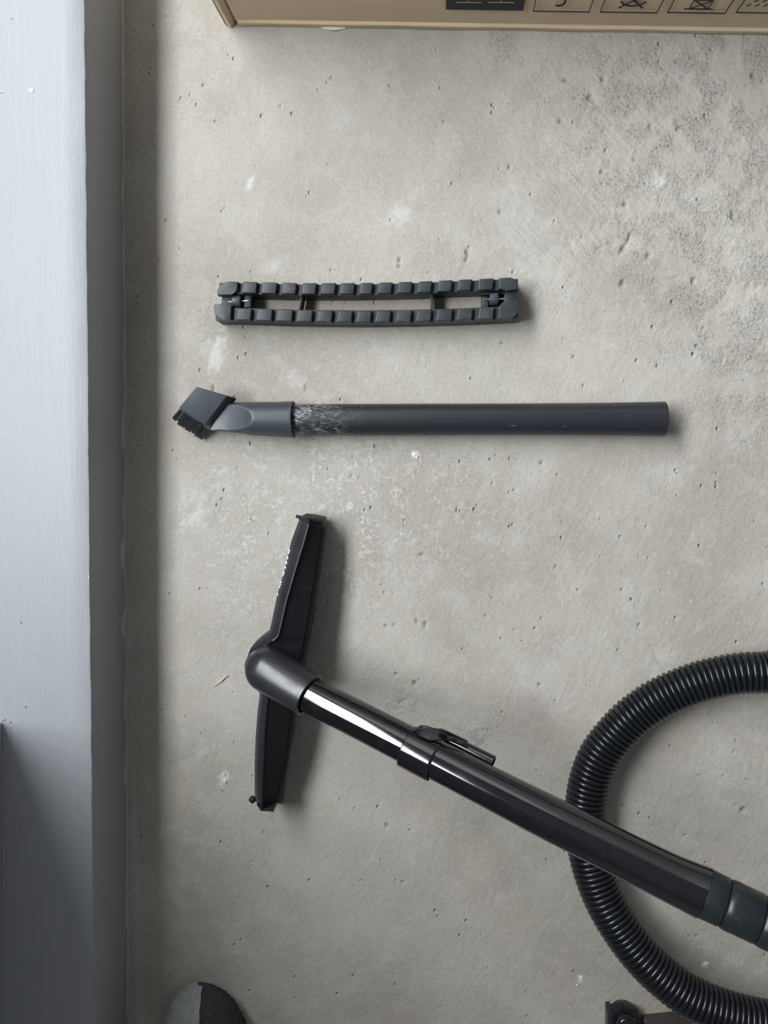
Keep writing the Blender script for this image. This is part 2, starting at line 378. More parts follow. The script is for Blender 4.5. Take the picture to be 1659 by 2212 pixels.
# bare plaster edge at the foot of the face
bm = bmesh.new(); top, bot = [], []
prof = [(0, 1), (90, 1), (115, 3), (235, 3), (340, 2), (380, 4), (425, 7), (470, 2), (555, 6), (600, 3), (700, 1), (770, 5), (850, 2), (948, 10), (958, 10), (985, 2), (1050, 3), (1075, 6), (1110, 8), (1160, 6), (1180, 15), (1215, 14), (1228, 8), (1260, 3), (1310, 2),
        (1340, 13), (1352, 15), (1365, 12), (1385, 4), (1440, 2), (1545, 7), (1560, 1), (1590, 3), (1650, 5), (1668, 9), (1690, 6), (1720, 1), (1960, 4), (1985, 8), (2010, 1), (2130, 3), (2180, 6), (2212, 2)]
ey = np.array([P(270, q[0]).y for q in prof]); eh = np.array([q[1]*.0009 for q in prof]); o_ = np.argsort(ey)
bot2 = []
for i in range(500):
    y = -.62+1.08*i/499; h = float(np.interp(y, ey[o_], eh[o_])); h = max(.0006, h*(.85+.3*float(vnoise(np.array(y), np.array(.2), 120, 41))) )
    x = ledge_x(y); rings = None
    top.append([Vector((x+.0004, y, -.002)), Vector((x+.0018+h*.04, y, -.002)), Vector((x+.0017+h*.03, y, h*.7)), Vector((x+.0014, y, h)), Vector((x+.0004, y, h))])
loft(bm, top); obj('plaster_edge', bm, M_plaster, ledge, 50)
# chips on the ledge
for (x, y, z, sx, sy, mm) in [(68, 195, LH, 7, 7, M_white), (2, 200, LH, 6, 1.3, M_white), (26, 40, LH, 1.5, 2, M_white), (8, 1554, LH, 8, 5, M_ledge), (22, 1560, LH, 4, 3, M_ledge), (179, 222, LH-.0016, 1.8, 10, M_plaster), (184, 540, LH-.0016, 1.6, 7, M_plaster), (187, 1246, LH-.0016, 2, 9, M_white),
        (194, 1737, LH-.0016, 1.8, 8, M_plaster), (197, 1912, LH-.0016, 1.8, 22, M_straw), (199, 2080, LH-.0016, 1.8, 20, M_straw), (55, 1527, LH, 2, 3, M_ledge), (45, 1345, LH, 2, 2, M_ledge)]:
    bm = bmesh.new(); c0 = P(x, y, z); k = 10; rr = [random.uniform(.65, 1.15) for _ in range(k)]
    if x > 170: c0.x = ledge_x(c0.y)-.0016
    ring = lambda s, zz: [c0+Vector((math.cos(2*math.pi*i/k)*rr[i]*s*sx*.00042, math.sin(2*math.pi*i/k)*rr[i]*s*sy*.00042, zz)) for i in range(k)]
    loft(bm, [ring(1, -.0006), ring(.95, .0005), ring(.5, .0012)]); obj('paint_chip', bm, mm, ledge)

# wall return (jamb) that shades the lower left
JC = P(5, 1560, LH)
JD = P(2, 2212, LH); jx = JC.x+(JD.x-JC.x)*(-1.6-JC.y)/(JD.y-JC.y)
bm = bmesh.new(); prism(bm, [Vector((WX, -1.6, 1.3)), Vector((jx, -1.6, 1.3)), Vector((JC.x, JC.y, 1.3)), Vector((WX, JC.y, 1.3))], z0=LH, bev=.002); tag(obj('wall_near', bm, M_wall), 'low grey painted wall return standing on the ledge', kind='structure')
# left wall with barred window
bm = bmesh.new()
for lo_, hi in [((WX-.1, -1.6, LH), (WX, 2.6, WZ0)), ((WX-.1, -1.6, WZ1), (WX, 2.6, 3.0)), ((WX-.1, -1.6, WZ0), (WX, WY0, WZ1)), ((WX-.1, WY1, WZ0), (WX, 2.6, WZ1))]: add_box(bm, lo_, hi)
tag(obj('wall_left', bm, M_wall), 'grey painted wall with a barred window', kind='structure')
bm = bmesh.new()
for lo_, hi in [((WX-.1, FY, -.01), (2.8, FY+.1, FZ0)), ((WX-.1, FY, FZ1), (2.8, FY+.1, 3.0)), ((WX-.1, FY, FZ0), (FX0, FY+.1, FZ1)), ((FX1, FY, FZ0), (2.8, FY+.1, FZ1))]: add_box(bm, lo_, hi)
tag(obj('wall_far', bm, M_wall), 'grey painted far wall with a tall opening', kind='structure')
bm = bmesh.new(); fr = .03
for lo_, hi in [((WX-.05, WY0, WZ0), (WX-.02, WY1, WZ0+fr)), ((WX-.05, WY0, WZ1-fr), (WX-.02, WY1, WZ1)), ((WX-.05, WY0, WZ0+fr), (WX-.02, WY0+fr, WZ1-fr)), ((WX-.05, WY1-fr, WZ0+fr), (WX-.02, WY1, WZ1-fr))]: add_box(bm, lo_, hi)
win = tag(obj('window_1', bm, M_rail), 'window frame with vertical bars', kind='structure')
NB = 11
for i in range(NB):
    y = WY0+fr+(WY1-WY0-2*fr)*(i+.5)/NB
    bm = bmesh.new(); add_box(bm, (WX-.042, y-.03, WZ0+fr), (WX-.028, y+.03, WZ1-fr)); obj('window_bar', bm, M_rail, win)

# ------------------------------------------------------------------ cardboard box
BA, BB = P(508, 58), P(1659, 77)
bdir = (BB-BA).normalized(); bnrm = Vector((-bdir.y, bdir.x, 0))     # away from the camera
def box_pt(u, z, off=0): return BA + bdir*u - bnrm*off + Vector((0, 0, z))
def box_uz(px, py):
    d = R @ Vector(((px-W/2)/F, -(py-H/2)/F, -1)); o0 = Vector((0, 0, D)); t = (BA-o0).dot(bnrm)/d.dot(bnrm); q = o0+d*t
    return (q-BA).dot(bdir), q.z
carton = empty('cardboard_box', BA+bdir*.35+bnrm*.15, 'long brown cardboard box with printed handling symbols lying at the top edge', 'box')
bm = bmesh.new(); BL, BD, BH = .95, .30, .16
def bp(u, v, z): return BA+bdir*u+bnrm*v+Vector((0, 0, z))
prism(bm, [bp(0, 0, BH), bp(BL, 0, BH), bp(BL, BD, BH), bp(0, BD, BH)], bot=[bp(0, .003, .0008), bp(BL, .003, .0008), bp(BL, BD, .0008), bp(0, BD, .0008)], bev=.004, seg=4)
obj('body', bm, M_card, carton, 60)
bm = bmesh.new()   # folded foot crease, slightly proud
rings = []
for i in range(40):
    u = .004+(BL-.008)*i/39; w_ = .0005*math.sin(i*1.3)
    rings.append([bp(u, .004, .0008), bp(u, .0004+w_*.5, .0012), bp(u, -.0003+w_*.4, .0050), bp(u, -.0002, .0072+w_*.5), bp(u, .004, .0078)])
loft(bm, rings); obj('bottom_crease', bm, M_card, carton, 50)
bm = bmesh.new(); rings = []
for i in range(14):
    z = .0008+(BH-.002)*i/13; bulge = .0035+.0015*math.sin(i*.35)
    rings.append([bp(-.0005, .002, z), bp(-bulge, -.001, z), bp(-bulge-.0042, .0005, z), bp(-bulge-.0048, .004, z), bp(-.0040, BD*.6, z), bp(-.0005, BD*.6, z)])
loft(bm, rings); obj('end_flap', bm, M_card, carton, 50)
bm = bmesh.new(); rings = []
for i in range(14):
    z = .0004+(BH-.001)*i/13; bulge = .0083+.0015*math.sin(i*.35)
    rings.append([bp(-bulge-.0002, .0008, z), bp(-bulge-.0014, .0018, z), bp(-bulge-.0014, .006, z), bp(-bulge, .006, z)])
loft(bm, rings); obj('flap_edge', bm, M_cardedge, carton, 50)
bm = bmesh.new(); u0, _ = box_uz(695, 60); u1, _ = box_uz(748, 60); rings = []
for i in range(10):
    u = u0+(u1-u0)*i/9; h = math.sin(math.pi*i/9)
    rings.append([bp(u, .001, .0006), bp(u, -.0006-.0022*h, .0012+.0008*h), bp(u, -.0007-.0022*h, .0016+.0010*h), bp(u, .001, .0018+.0012*h)])
loft(bm, rings); obj('torn_lip', bm, M_torn, carton)
def strokes(name, lines, w, m, off=.0004):
    bm = bmesh.new()
    for ln in lines:
        for (a, b_) in zip(ln, ln[1:]):
            a = Vector(a); b_ = Vector(b_); d = (b_-a); L = d.length
            if L < 1e-6: continue
            d = d/L; nn = Vector((-d.y, d.x))*w/2; a2 = a-d*w*.4; b2 = b_+d*w*.4
            q = [a2-nn, b2-nn, b2+nn, a2+nn]
            prism(bm, [box_pt(v.x, v.y, off) for v in q], bot=[box_pt(v.x, v.y, -.0004) for v in q])
    return obj(name, bm, m, carton, 0)
def face_rect(name, u0, u1, z0, z1, m, off=.0003):
    bm = bmesh.new(); q = [(u0, z0), (u1, z0), (u1, z1), (u0, z1)]
    prism(bm, [box_pt(a, c_, off) for a, c_ in q], bot=[box_pt(a, c_, -.0004) for a, c_ in q]); return obj(name, bm, m, carton, 0)
ua, za = box_uz(963, 20); ub, _ = box_uz(1130, 22)
face_rect('black_label', ua, ub, za, za+.06, M_print)
for (pa, pb) in ((985, 1040), (1056, 1110)):
    q0, z0_ = box_uz(pa, 4); q1, _ = box_uz(pb, 4); zt = z0_+.030
    strokes('label_symbol', [[(q0, z0_), (q1, z0_)], [((q0+q1)/2, z0_), ((q0+q1)/2, zt)]], .0006, M_yellow, .0006)
def arc(cx, cz, r, a0_, a1, n_=10): return [(cx+r*math.cos(math.radians(a0_+(a1-a0_)*i/n_)), cz+r*math.sin(math.radians(a0_+(a1-a0_)*i/n_))) for i in range(n_+1)]
for k, (pl, pr, pb) in enumerate([(1152, 1273, 24), (1297, 1420, 26), (1442, 1567, 27), (1590, 1716, 27)]):
    q0, z0_ = box_uz(pl, pb); q1, _ = box_uz(pr, pb); hh = q1-q0; cx = (q0+q1)/2
    strokes('symbol_frame', [[(q0, z0_), (q1, z0_), (q1, z0_+hh), (q0, z0_+hh), (q0, z0_)]], .0007, M_print)
    zc = z0_+hh/2
    if k == 0: ls = [arc(cx-.004, z0_+.014, .005, -110, 0), [(cx+.001, z0_+.014), (cx+.001, z0_+.034)], arc(cx+.001, z0_+.030, .016, 0, 180)+[(cx+.017, z0_+.030)]]; w_ = .0016
    elif k == 1: ls = [[(cx-.010, z0_+.007), (cx+.016, z0_+.036)], [(cx+.010, z0_+.007), (cx-.016, z0_+.036)], arc(cx, z0_+.022, .012, -150, -30)]; w_ = .0013
    elif k == 2: ls = [[(cx-.008, z0_+.006), (cx+.008, z0_+.006), (cx+.008, z0_+.019), (cx-.008, z0_+.019), (cx-.008, z0_+.006), (cx+.008, z0_+.019)], [(cx+.008, z0_+.006), (cx-.008, z0_+.019)], [(cx-.012, z0_+.006), (cx+.012, z0_+.006)], [(cx-.008, z0_+.024), (cx+.008, z0_+.024), (cx+.008, z0_+.037), (cx-.008, z0_+.037), (cx-.008, z0_+.024)]]; w_ = .0007
    else: ls = [[(cx-.019+a*.007+c_*.0035, z0_+.010+c_*.0065), (cx-.0172+a*.007+c_*.0035, z0_+.0125+c_*.0065)] for a in range(5) for c_ in range(4)]; w_ = .0010
    strokes('handling_symbol', ls, w_, M_print)

# ------------------------------------------------------------------ ribbed brush insert
ZT, ZR = .029, .0245
insert = empty('brush_insert', P(795, 655, 0), 'curved black rubber insert with two rows of raised blocks, nearest the box', 'vacuum part')
xs_u = np.array([470, 556, 640, 780, 900, 1000, 1120.]); top_u = np.array([607, 609, 611, 611, 608, 603.5, 599.])
xs_l = np.array([462, 545, 650, 780, 900, 1000, 1122.]); bot_l = np.array([690, 692, 695, 696.5, 695, 692, 686.5])
bw_u = 24.5; bw_l = 25.5
ub_ = [(470, 514), (523, 556), (565, 599), (608, 641), (652, 684), (693, 726), (735, 767), (777, 806), (817, 848), (859, 891), (903, 934), (946, 978), (989, 1020), (1033, 1067), (1079, 1120)]
lb_ = [(463, 500), (511, 543), (554, 588), (598, 632), (641, 675), (685, 718), (729, 761), (771, 802), (812, 844), (856, 889), (900, 932), (944, 977), (988, 1021), (1034, 1067), (1079, 1121)]
def zt_(x, y, z): return P(x, y, z)
def poly_round(pts, idx, r, n_=5):
    out = []
    for i, p in enumerate(pts):
        if i in idx:
            a = Vector(pts[i-1]); b_ = Vector(pts[(i+1) % len(pts)]); p = Vector(p)
            s, e = p+(a-p).normalized()*r, p+(b_-p).normalized()*r
            for k in range(n_+1):
                t = k/n_; q = s*(1-t)**2+p*2*t*(1-t)+e*t*t; out.append((q.x, q.y))
        else: out.append(tuple(p))
    return out
def row(blocks, xs, ys, is_top, bw):
    for k, (a, c_) in enumerate(blocks):
        ya, yb = np.interp(a, xs, ys), np.interp(c_, xs, ys); sh = 3.5
        if is_top: q = [(a+sh*.6, ya), (c_, yb), (c_-sh, yb+bw), (a-sh*.4, ya+bw)]
        else: q = [(a+sh*.6, ya-bw), (c_+sh*.3, yb-bw), (c_-sh*.6, yb), (a-sh*.6, ya)]
        last = len(blocks)-1
        if k == 0 and is_top: q = poly_round([(471, 607.5), (514, 608.5), (512, 629), (505, 631), (501, 637), (469, 637.5)], [0], 27, 9)
        elif k == 0: q = poly_round([(463, 658), (476, 658), (480, 655.5), (500, 659), (498, 690.5), (461, 690)], [5], 27, 9)
        elif k == last and is_top: q = poly_round([(1079, 600.5), (1120, 598.5), (1120, 624), (1092, 629), (1086, 622), (1077, 626)], [1], 24, 9)
        elif k == last: q = poly_round([(1078, 661), (1086, 655), (1092, 648), (1121, 648), (1122, 686), (1077, 688.5)], [4], 24, 9)
        bm = bmesh.new()
        q2 = [(x+1.2*(1 if x < (a+c_)/2 else -1)*0, y) for x, y in q]
        topz = [P(x, y, ZT) for x, y in q2]; c0 = sum(topz, Vector())/len(topz)
        botz = [Vector((v.x+(v.x-c0.x)*.06, v.y+(v.y-c0.y)*.06, ZR-.003)) for v in topz]
        prism(bm, topz, bot=botz, bev=.0012 if 0 < k < last else .0008, seg=3)
        obj('rubber_block', bm, M_block, insert, 50)
row(ub_, xs_u, top_u, True, bw_u); row(lb_, xs_l, bot_l, False, bw_l)
def rail(name, x0, x1, xs, ys, off0, off1, z0, z1, m):
    bm = bmesh.new(); rings = []
    for x in np.linspace(x0, x1, 60):
        y = float(np.interp(x, xs, ys)); a, c_ = P(x, y+off0, z1), P(x, y+off1, z1)
        rings.append([a, c_, Vector((c_.x, c_.y-.0004, z0)), Vector((a.x, a.y+.0004, z0))])
    loft(bm, rings); return obj(name, bm, m, insert, 40)
rail('rail', 474, 1119, xs_u, top_u, 3.5, bw_u+2.5, .001, ZR, M_rail)
rail('rail', 466, 1119, xs_l, bot_l, -bw_l-.5, 1.5, .001, ZR, M_rail)
def pad(name, q, z0, z1, m=M_rail, bev=.0006, par=None, sm=40):
    bm = bmesh.new(); prism(bm, [P(x, y, z1) for x, y in q], z0=z0, bev=bev, seg=2); return obj(name, bm, m, par or insert, sm)
pad('end_plate', [(480, 636), (504, 634), (506, 662), (477, 661)], .006, .021)
pad('end_plate', [(529, 640), (543, 641), (541, 664), (526, 664)], .006, .020)
pad('end_plate', [(1092, 622), (1116, 620), (1117, 655), (1088, 655)], .006, .023)
pad('end_plate', [(1041, 641), (1055, 640), (1055, 664), (1041, 664)], .006, .019)
pad('side_wall', [(501, 634), (545, 634), (545, 641), (501, 641)], .003, .018); pad('side_wall', [(1040, 628), (1090, 628), (1090, 636), (1040, 637)], .003, .018)
pad('cross_bar', [(650, 634), (655, 634), (649, 671), (643, 671)], .004, .020); pad('cross_bar', [(930, 634), (936, 634), (935, 671), (929, 671)], .004, .020)
pad('floor_plate', [(500, 640), (541, 640), (541, 664), (500, 664)], .001, .006, M_dark, 0); pad('floor_plate', [(1045, 638), (1092, 636), (1092, 660), (1045, 662)], .001, .006, M_dark, 0)
for (cx, cy, x0, x1) in ((513, 651, 494, 538), (1067, 646, 1047, 1093)):
    A_ = P(cx, cy, .020); bm = bmesh.new(); rw = .0062
    lathe(bm, A_-Vector((.0042, 0, 0)), Vector((1, 0, 0)), [(0, .003), (0, rw*.8), (.0008, rw*.97), (.0018, rw), (.0066, rw), (.0076, rw*.95), (.0084, rw*.78), (.0084, .003)], 28)
    obj('wheel', bm, M_tool, insert, 35)
    bm = bmesh.new(); a, c_ = P(x0, cy+1, .020), P(x1, cy-1, .020); lathe(bm, a, c_-a, [(0, .0011), ((c_-a).length, .0011)], 16)
    obj('axle', bm, M_steel, insert)

# ------------------------------------------------------------------ crevice tube with dusting brush
ct = empty('dusting_brush_tube', P(900, 906, 0), 'long straight black crevice tube fitted with a small angled dusting brush', 'vacuum part')
c, r = px_tube_pts([(628, 907, .0165, 69), (700, 907, .0165, 68), (900, 906.3, .0165, 68), (1100, 905.8, .0165, 68), (1300, 905.3, .017, 70), (1380, 905.2, .0175, 72.5), (1434, 905.3, .018, 75)], 8)
n_out = len(c); bm = bmesh.new()
pts = c + [c[-1]-(c[-1]-c[-2])*.0, c[-1]-(c[-1]-c[0]).normalized()*.05]; rad = r+[r[-1]-.0018, r[-1]-.0022]
T = (c[-1]-c[0]).normalized()
rings = []
s = T.cross(Vector((0, 0, 1))).normalized(); u = s.cross(T).normalized()
for p_, r_ in zip(pts, rad): rings.append([p_+s*math.cos(a)*r_+u*math.sin(a)*r_ for a in [2*math.pi*k/48 for k in range(48)]])
loft(bm, rings, True, False); obj('tube', bm, M_tube, ct, 50)
# adapter: collar that becomes a scooped flat neck
bm = bmesh.new(); rings = []
def adapter_ring(px):
    top = np.interp(px, [440, 470, 500, 525, 600, 637], [880, 874, 870, 869, 868.5, 867]); bo = np.interp(px, [440, 456, 480, 519, 545, 600, 637], [922, 930, 931.5, 936, 940, 943, 945.5])
    zc = np.interp(px, [440, 525, 637], [.0165, .0185, .0190]); cy = (top+bo)/2; c0 = P(px, cy, zc); r_ = (bo-top)/2*depth(px, cy, zc)/F
    rz = np.interp(px, [440, 500, 555, 637], [.0125, .0165, .0180, .0185]); tt_ = max(0, px-440)/116.; cut = zc + .0050+.0134*tt_**2.3
    out = []
    for k in range(64):
        a = 2*math.pi*k/64; z = zc+math.sin(a)*rz; out.append(Vector((c0.x, c0.y+math.cos(a)*r_, max(.0005, min(z, cut)))))
    return out
for px in list(range(440, 632, 3)): rings.append(adapter_ring(px))
e = adapter_ring(631); cc = sum(e, Vector())/len(e)
rings.append(e); sc_ = lambda rg, s_, dx: [Vector((v.x+dx, cc.y+(v.y-cc.y)*s_, cc.z+(v.z-cc.z)*s_)) for v in rg]
rings.append(sc_(e, 1.015, .0004)); rings.append(sc_(e, 1.015, .0016)); rings.append(sc_(e, .97, .0022)); rings.append(sc_(e, .90, .0020)); rings.append(sc_(e, .90, -.006))
loft(bm, rings, True, True); obj('adapter', bm, M_tool, ct, 28)
# brush head block
q = [(423.5, 835), (491, 854.5), (441.5, 919), (386, 880.5)]
zt = [.040, .036, .030, .034]
tp = [P(x, y, z) for (x, y), z in zip(q, zt)]
bt = [Vector((v.x+.006, v.y-.002, v.z-.014)) for v in tp]
bm = bmesh.new(); prism(bm, tp, bot=bt, bev=.0011, seg=3); hd = obj('brush_head', bm, M_tool, ct, 35)
mk = catmull([(442, 857, 0), (441, 864, 0), (444, 872, 0), (448, 879, 0)], 5)
def top_pt(x, y):   # point on the head's tilted top
    nrm = (tp[1]-tp[0]).cross(tp[3]-tp[0]).normalized(); d = R @ Vector(((x-W/2)/F, -(y-H/2)/F, -1)); o0 = Vector((0, 0, D)); t = (tp[0]-o0).dot(nrm)/d.dot(nrm); return o0+d*t+Vector((0, 0, .0002))
bm = bmesh.new(); tube(bm, [top_pt(a[0], a[1]) for a in mk], [.0005]*len(mk), 8); obj('molded_mark', bm, M_tool, hd)
bm = bmesh.new()   # lower lip of the brush body
ql = [(386, 880.5), (441.5, 919), (445, 922), (385, 884)]
prism(bm, [P(385, 882, .030), P(441, 921, .026), P(455, 932, .020), P(452, 925, .024), P(470, 900, .024), P(420, 872, .028)], z0=.016, bev=.0007); obj('brush_body', bm, M_tool, ct, 35)
# tufts: two rows that fan out to the lower left
bdirv = (P(374, 902, .012)-P(388, 880, .030))
for row_i, (a, b_, dz, cnt, ln, off) in enumerate([((389, 882), (438, 917), .0265, 11, (-14, 19), 0), ((398, 890), (448, 926), .019, 11, (-13, 23), 3)]):
    for k in range(cnt):
        t = (k+.5)/cnt; x, y = a[0]+(b_[0]-a[0])*t, a[1]+(b_[1]-a[1])*t
        A_ = P(x, y, dz); jx = random.uniform(-1.5, 1.5); sp_ = (t-.5)*2
        B_ = P(x+ln[0]+jx+sp_*3, y+ln[1]+random.uniform(-1, 1)-sp_*1, dz-.012-row_i*.003)
        bm = bmesh.new()
        for h_ in range(7):
            an = h_*2*math.pi/7; o2 = Vector((math.cos(an), math.sin(an), 0))*(.0006 if h_ else 0)
            d_ = (B_-A_); bb = A_+o2+d_*random.uniform(.93, 1.05)+o2*.9
            lathe(bm, A_+o2, bb-(A_+o2), [(0, .00055), ((bb-A_-o2).length, .00045)], 5)
        tf = obj('bristle_tuft', bm, M_bris, ct, 60)

# ------------------------------------------------------------------ floor head + wand
wand = empty('vacuum_wand', P(610, 1450, 0), 'glossy black telescopic vacuum wand with a wide floor head tipped on its edge', 'vacuum wand')
def curve(pts): a = np.array(pts, float); return a[:, 0], a[:, 1]
A_ = curve([(708, 1131), (702.6, 1162), (690, 1253), (673.6, 1361), (659, 1433), (640, 1538), (634, 1587), (623, 1641), (616, 1695), (609, 1741)])
B_ = curve([(696, 1124), (691.6, 1162), (681, 1235), (670, 1298), (659, 1367), (645, 1440), (630, 1529), (623, 1578), (616, 1641), (606, 1695), (595, 1743)])
C_ = curve([(666, 1122), (669, 1127), (655.5, 1175), (637, 1235), (619, 1298), (606.7, 1352), (601, 1376), (579.6, 1390), (578, 1440), (579.6, 1504), (572, 1578), (570, 1641), (567, 1686), (566, 1750)])
D_ = curve([(647, 1119), (646, 1124), (630, 1166), (616, 1226), (599, 1285), (587, 1343), (581, 1367), (560, 1378), (541, 1400), (531, 1430), (530, 1460), (545, 1485), (561.5, 1495), (556, 1542), (552, 1596), (550, 1650), (550, 1714), (554, 1735), (563, 1751)])
# smooth x(y) samples
NSt = 120
def samp(cv, s):
    x, y = cv; yy = y[0]+(y[-1]-y[0])*s
    w = [np.interp(np.clip(yy+d_, y[0], y[-1]), y, x) for d_ in (-4, -2, 0, 2, 4)]; return float(np.mean(w)), float(yy)
cov, facer, baser = [], [], []
for i in range(NSt+1):
    s_ = i/NSt; k = max(0, 1-((s_-.5)/.5)**2); zb = .043+.016*k
    a = P(*samp(A_, s_), .0005); b1 = samp(B_, s_); c1_ = samp(C_, s_); d1 = samp(D_, s_)
    Bp, Cp = P(*b1, zb-.011), P(*c1_, zb+.0015); bulge = np.exp(-((s_-.505)/.07)**2)
    Dp = P(*d1, zb-.009-.004*bulge)
    E = Vector((Dp.x+.003+.012*bulge, Dp.y+.001, .012)); Fp = Vector((Dp.x+.007+.018*bulge, Dp.y+.001, .0006)); mid = (Cp*.45+Dp*.55)+Vector((0, 0, .0022))
    ins = Vector((Bp.x-.004, Bp.y-.001, .004))
    facer.append([Bp, Cp, Vector((Cp.x, Cp.y, .005)), ins])
    cov.append([Cp+Vector((.0006, .0003, .0006)), Cp+Vector((-.0006, 0, .0012)), mid, Dp, Vector(((Dp.x+E.x)/2-.0012, (Dp.y+E.y)/2, (Dp.z+E.z)/2)), E, Fp, Vector((Cp.x+.0002, Cp.y, .0008)), Vector((Cp.x+.0006, Cp.y, zb-.004))])
    b0 = Vector((Bp.x+.0002, Bp.y, zb-.0135)); baser.append([b0, Vector((b0.x+.0028, b0.y, zb-.0155)), a, Vector((a.x-.010, a.y, .0006)), Vector((b0.x-.006, b0.y, zb-.017))])
bm = bmesh.new(); loft(bm, facer); obj('rear_panel', bm, M_face, wand, 30)
bm = bmesh.new(); loft(bm, cov); cover = obj('top_cover', bm, M_head, wand, 50)
nb_ = 3; bm = bmesh.new(); loft(bm, baser[nb_:-1]); obj('base_plate', bm, M_head, wand, 30)
# trim bead along the seam
bm = bmesh.new(); pts = [(g_[0]+g_[1])/2+Vector((0, 0, .0004)) for g_ in cov[2:int(NSt*.43)]]; tube(bm, pts, [.0007]*len(pts), 8); obj('seam_bead', bm, M_tool, wand)
# small catches
bm = bmesh.new(); c0 = P(650, 1120, .034); lathe(bm, c0-Vector((.002, 0, 0)), Vector((.3, 1, 0)), [(0, .001), (0, .0034), (.0022, .0036), (.0030, .0025), (.0030, .001)], 20); obj('end_catch', bm, M_head, wand)
bm = bmesh.new(); q = [(648, 1116), (668, 1118), (694, 1123.5), (694, 1128), (666, 1127), (650, 1124)]; prism(bm, [P(x, y, .041) for x, y in q], z0=.004, bev=.0006); obj('end_cap', bm, M_face, wand)
bm = bmesh.new(); c0 = P(549, 1727, .024); lathe(bm, c0-Vector((.0015, .0, 0)), Vector((-.35, -.25, .6)), [(-.002, .0035), (.0012, .0036), (.0026, .003), (.0030, .001)], 20); obj('end_catch', bm, M_head, wand)
bm = bmesh.new(); q = [(554, 1738), (566, 1748), (594, 1742), (591, 1754), (563, 1752)]; prism(bm, [P(x, y, .044) for x, y in q], z0=.006, bev=.0006); obj('end_cap', bm, M_head, wand)
# white lettering that wraps over the cover's left edge
for (x, y, l) in [(628.5, 1188, 5), (626.5, 1196, 3.5), (624, 1205, 6), (620, 1215, 7), (617, 1225, 6), (613.5, 1236, 6), (611.5, 1245, 4), (608.5, 1256, 4), (606, 1265, 3), (604.5, 1271, 3), (601, 1286, 3.5)]:
    s_ = (y-1119)/(1751-1119.); i = int(s_*NSt); Dp = cov[i][3]; ax = (cov[i+2][3]-cov[i-2][3]).normalized(); h_ = l*.00042/3
    up = (cov[i][2]-Dp).normalized(); dn = (cov[i][4]-Dp).normalized(); nu = ax.cross(up); nu = nu if nu.x < 0 or nu.z > 0 else -nu
    sk = ax*.0012
    o1 = Vector((-.0002, 0, .0005)); o2 = Vector((-.0007, 0, .0001))
    bm = bmesh.new(); v = [Dp+up*.0016+o1-ax*h_+sk, Dp+up*.0016+o1+ax*h_+sk, Dp+o2+ax*h_, Dp+o2-ax*h_, Dp+dn*.009+o2-ax*h_-sk, Dp+dn*.009+o2+ax*h_-sk]
    vs = [bm.verts.new(p_) for p_ in v]; bm.faces.new((vs[0], vs[1], vs[2], vs[3])); bm.faces.new((vs[3], vs[2], vs[5], vs[4]))
    r_ = bmesh.ops.extrude_face_region(bm, geom=bm.faces[:]); [setattr(v_, 'co', v_.co+Vector((.0004, 0, -.0004))) for v_ in r_['geom'] if isinstance(v_, bmesh.types.BMVert)]
    obj('letter', bm, M_letter, cover, 30)
# elbow
E0 = P(578, 1446, .064)
def zp(x, y):
    z = .1
    for _ in range(30): q_ = P(x, y, z); z = .064+.375*math.hypot(q_.x-E0.x, q_.y-E0.y)
    return z
E1 = P(668, 1502, zp(668, 1502)); ax = (E1-E0); L = ax.length; r0 = .0211; r1 = 46.5*depth(668, 1502, .075)/F
prof = [(-r0*math.cos(t), r0*math.sin(t)) for t in [math.pi/2*k/14 for k in range(15)]]
bm = bmesh.new(); prof += [(L*.4, r0*.985), (L*.8, r1*1.01), (L-.006, r1), (L-.003, r1), (L-.0026, r1+.0006), (L, r1+.0006), (L+.0008, r1-.0004), (L+.0006, r1-.0024), (L-.012, r1-.003)]
lathe(bm, E0, ax, prof, 56, True); elbow = obj('elbow', bm, M_elbow, wand, 35)
bm = bmesh.new(); pts = []
for t in np.linspace(0, 1, 30):   # joint line between the dome and the swivel collar
    aa = math.radians(195-110*t); pts.append(E0+Vector((math.cos(aa)*r0*1.0, math.sin(aa)*r0*1.0, 0))+Vector((0, 0, -.003+.006*math.sin(math.pi*t))))
pts = [E0+(q_-E0).normalized()*r0 for q_ in pts]
tube(bm, pts, [.0008]*len(pts), 8); obj('elbow_seam', bm, M_elbow, elbow)
bm = bmesh.new()
for (cx, cy, rr_) in ((650, 1443, 3.2), (655, 1445, 2.2)):
    def on_elbow(x, y):
        d = R @ Vector(((x-W/2)/F, -(y-H/2)/F, -1)); o0 = Vector((0, 0, D)); a_ = ax.normalized()
        w0 = o0-E0; dd = d-a_*d.dot(a_); ww = w0-a_*w0.dot(a_); A2, B2, C2 = dd.dot(dd), 2*dd.dot(ww), ww.dot(ww)-(r1+.0001)**2
        disc = max(0, B2*B2-4*A2*C2); return o0+d*((-B2-math.sqrt(disc))/(2*A2))
    pts = [on_elbow(cx+rr_*1.3*math.cos(t), cy+rr_*math.sin(t)) for t in np.linspace(.5, 5.2, 12)]; tube(bm, pts, [.00028]*12, 6)
obj('molded_mark', bm, M_tool, elbow)
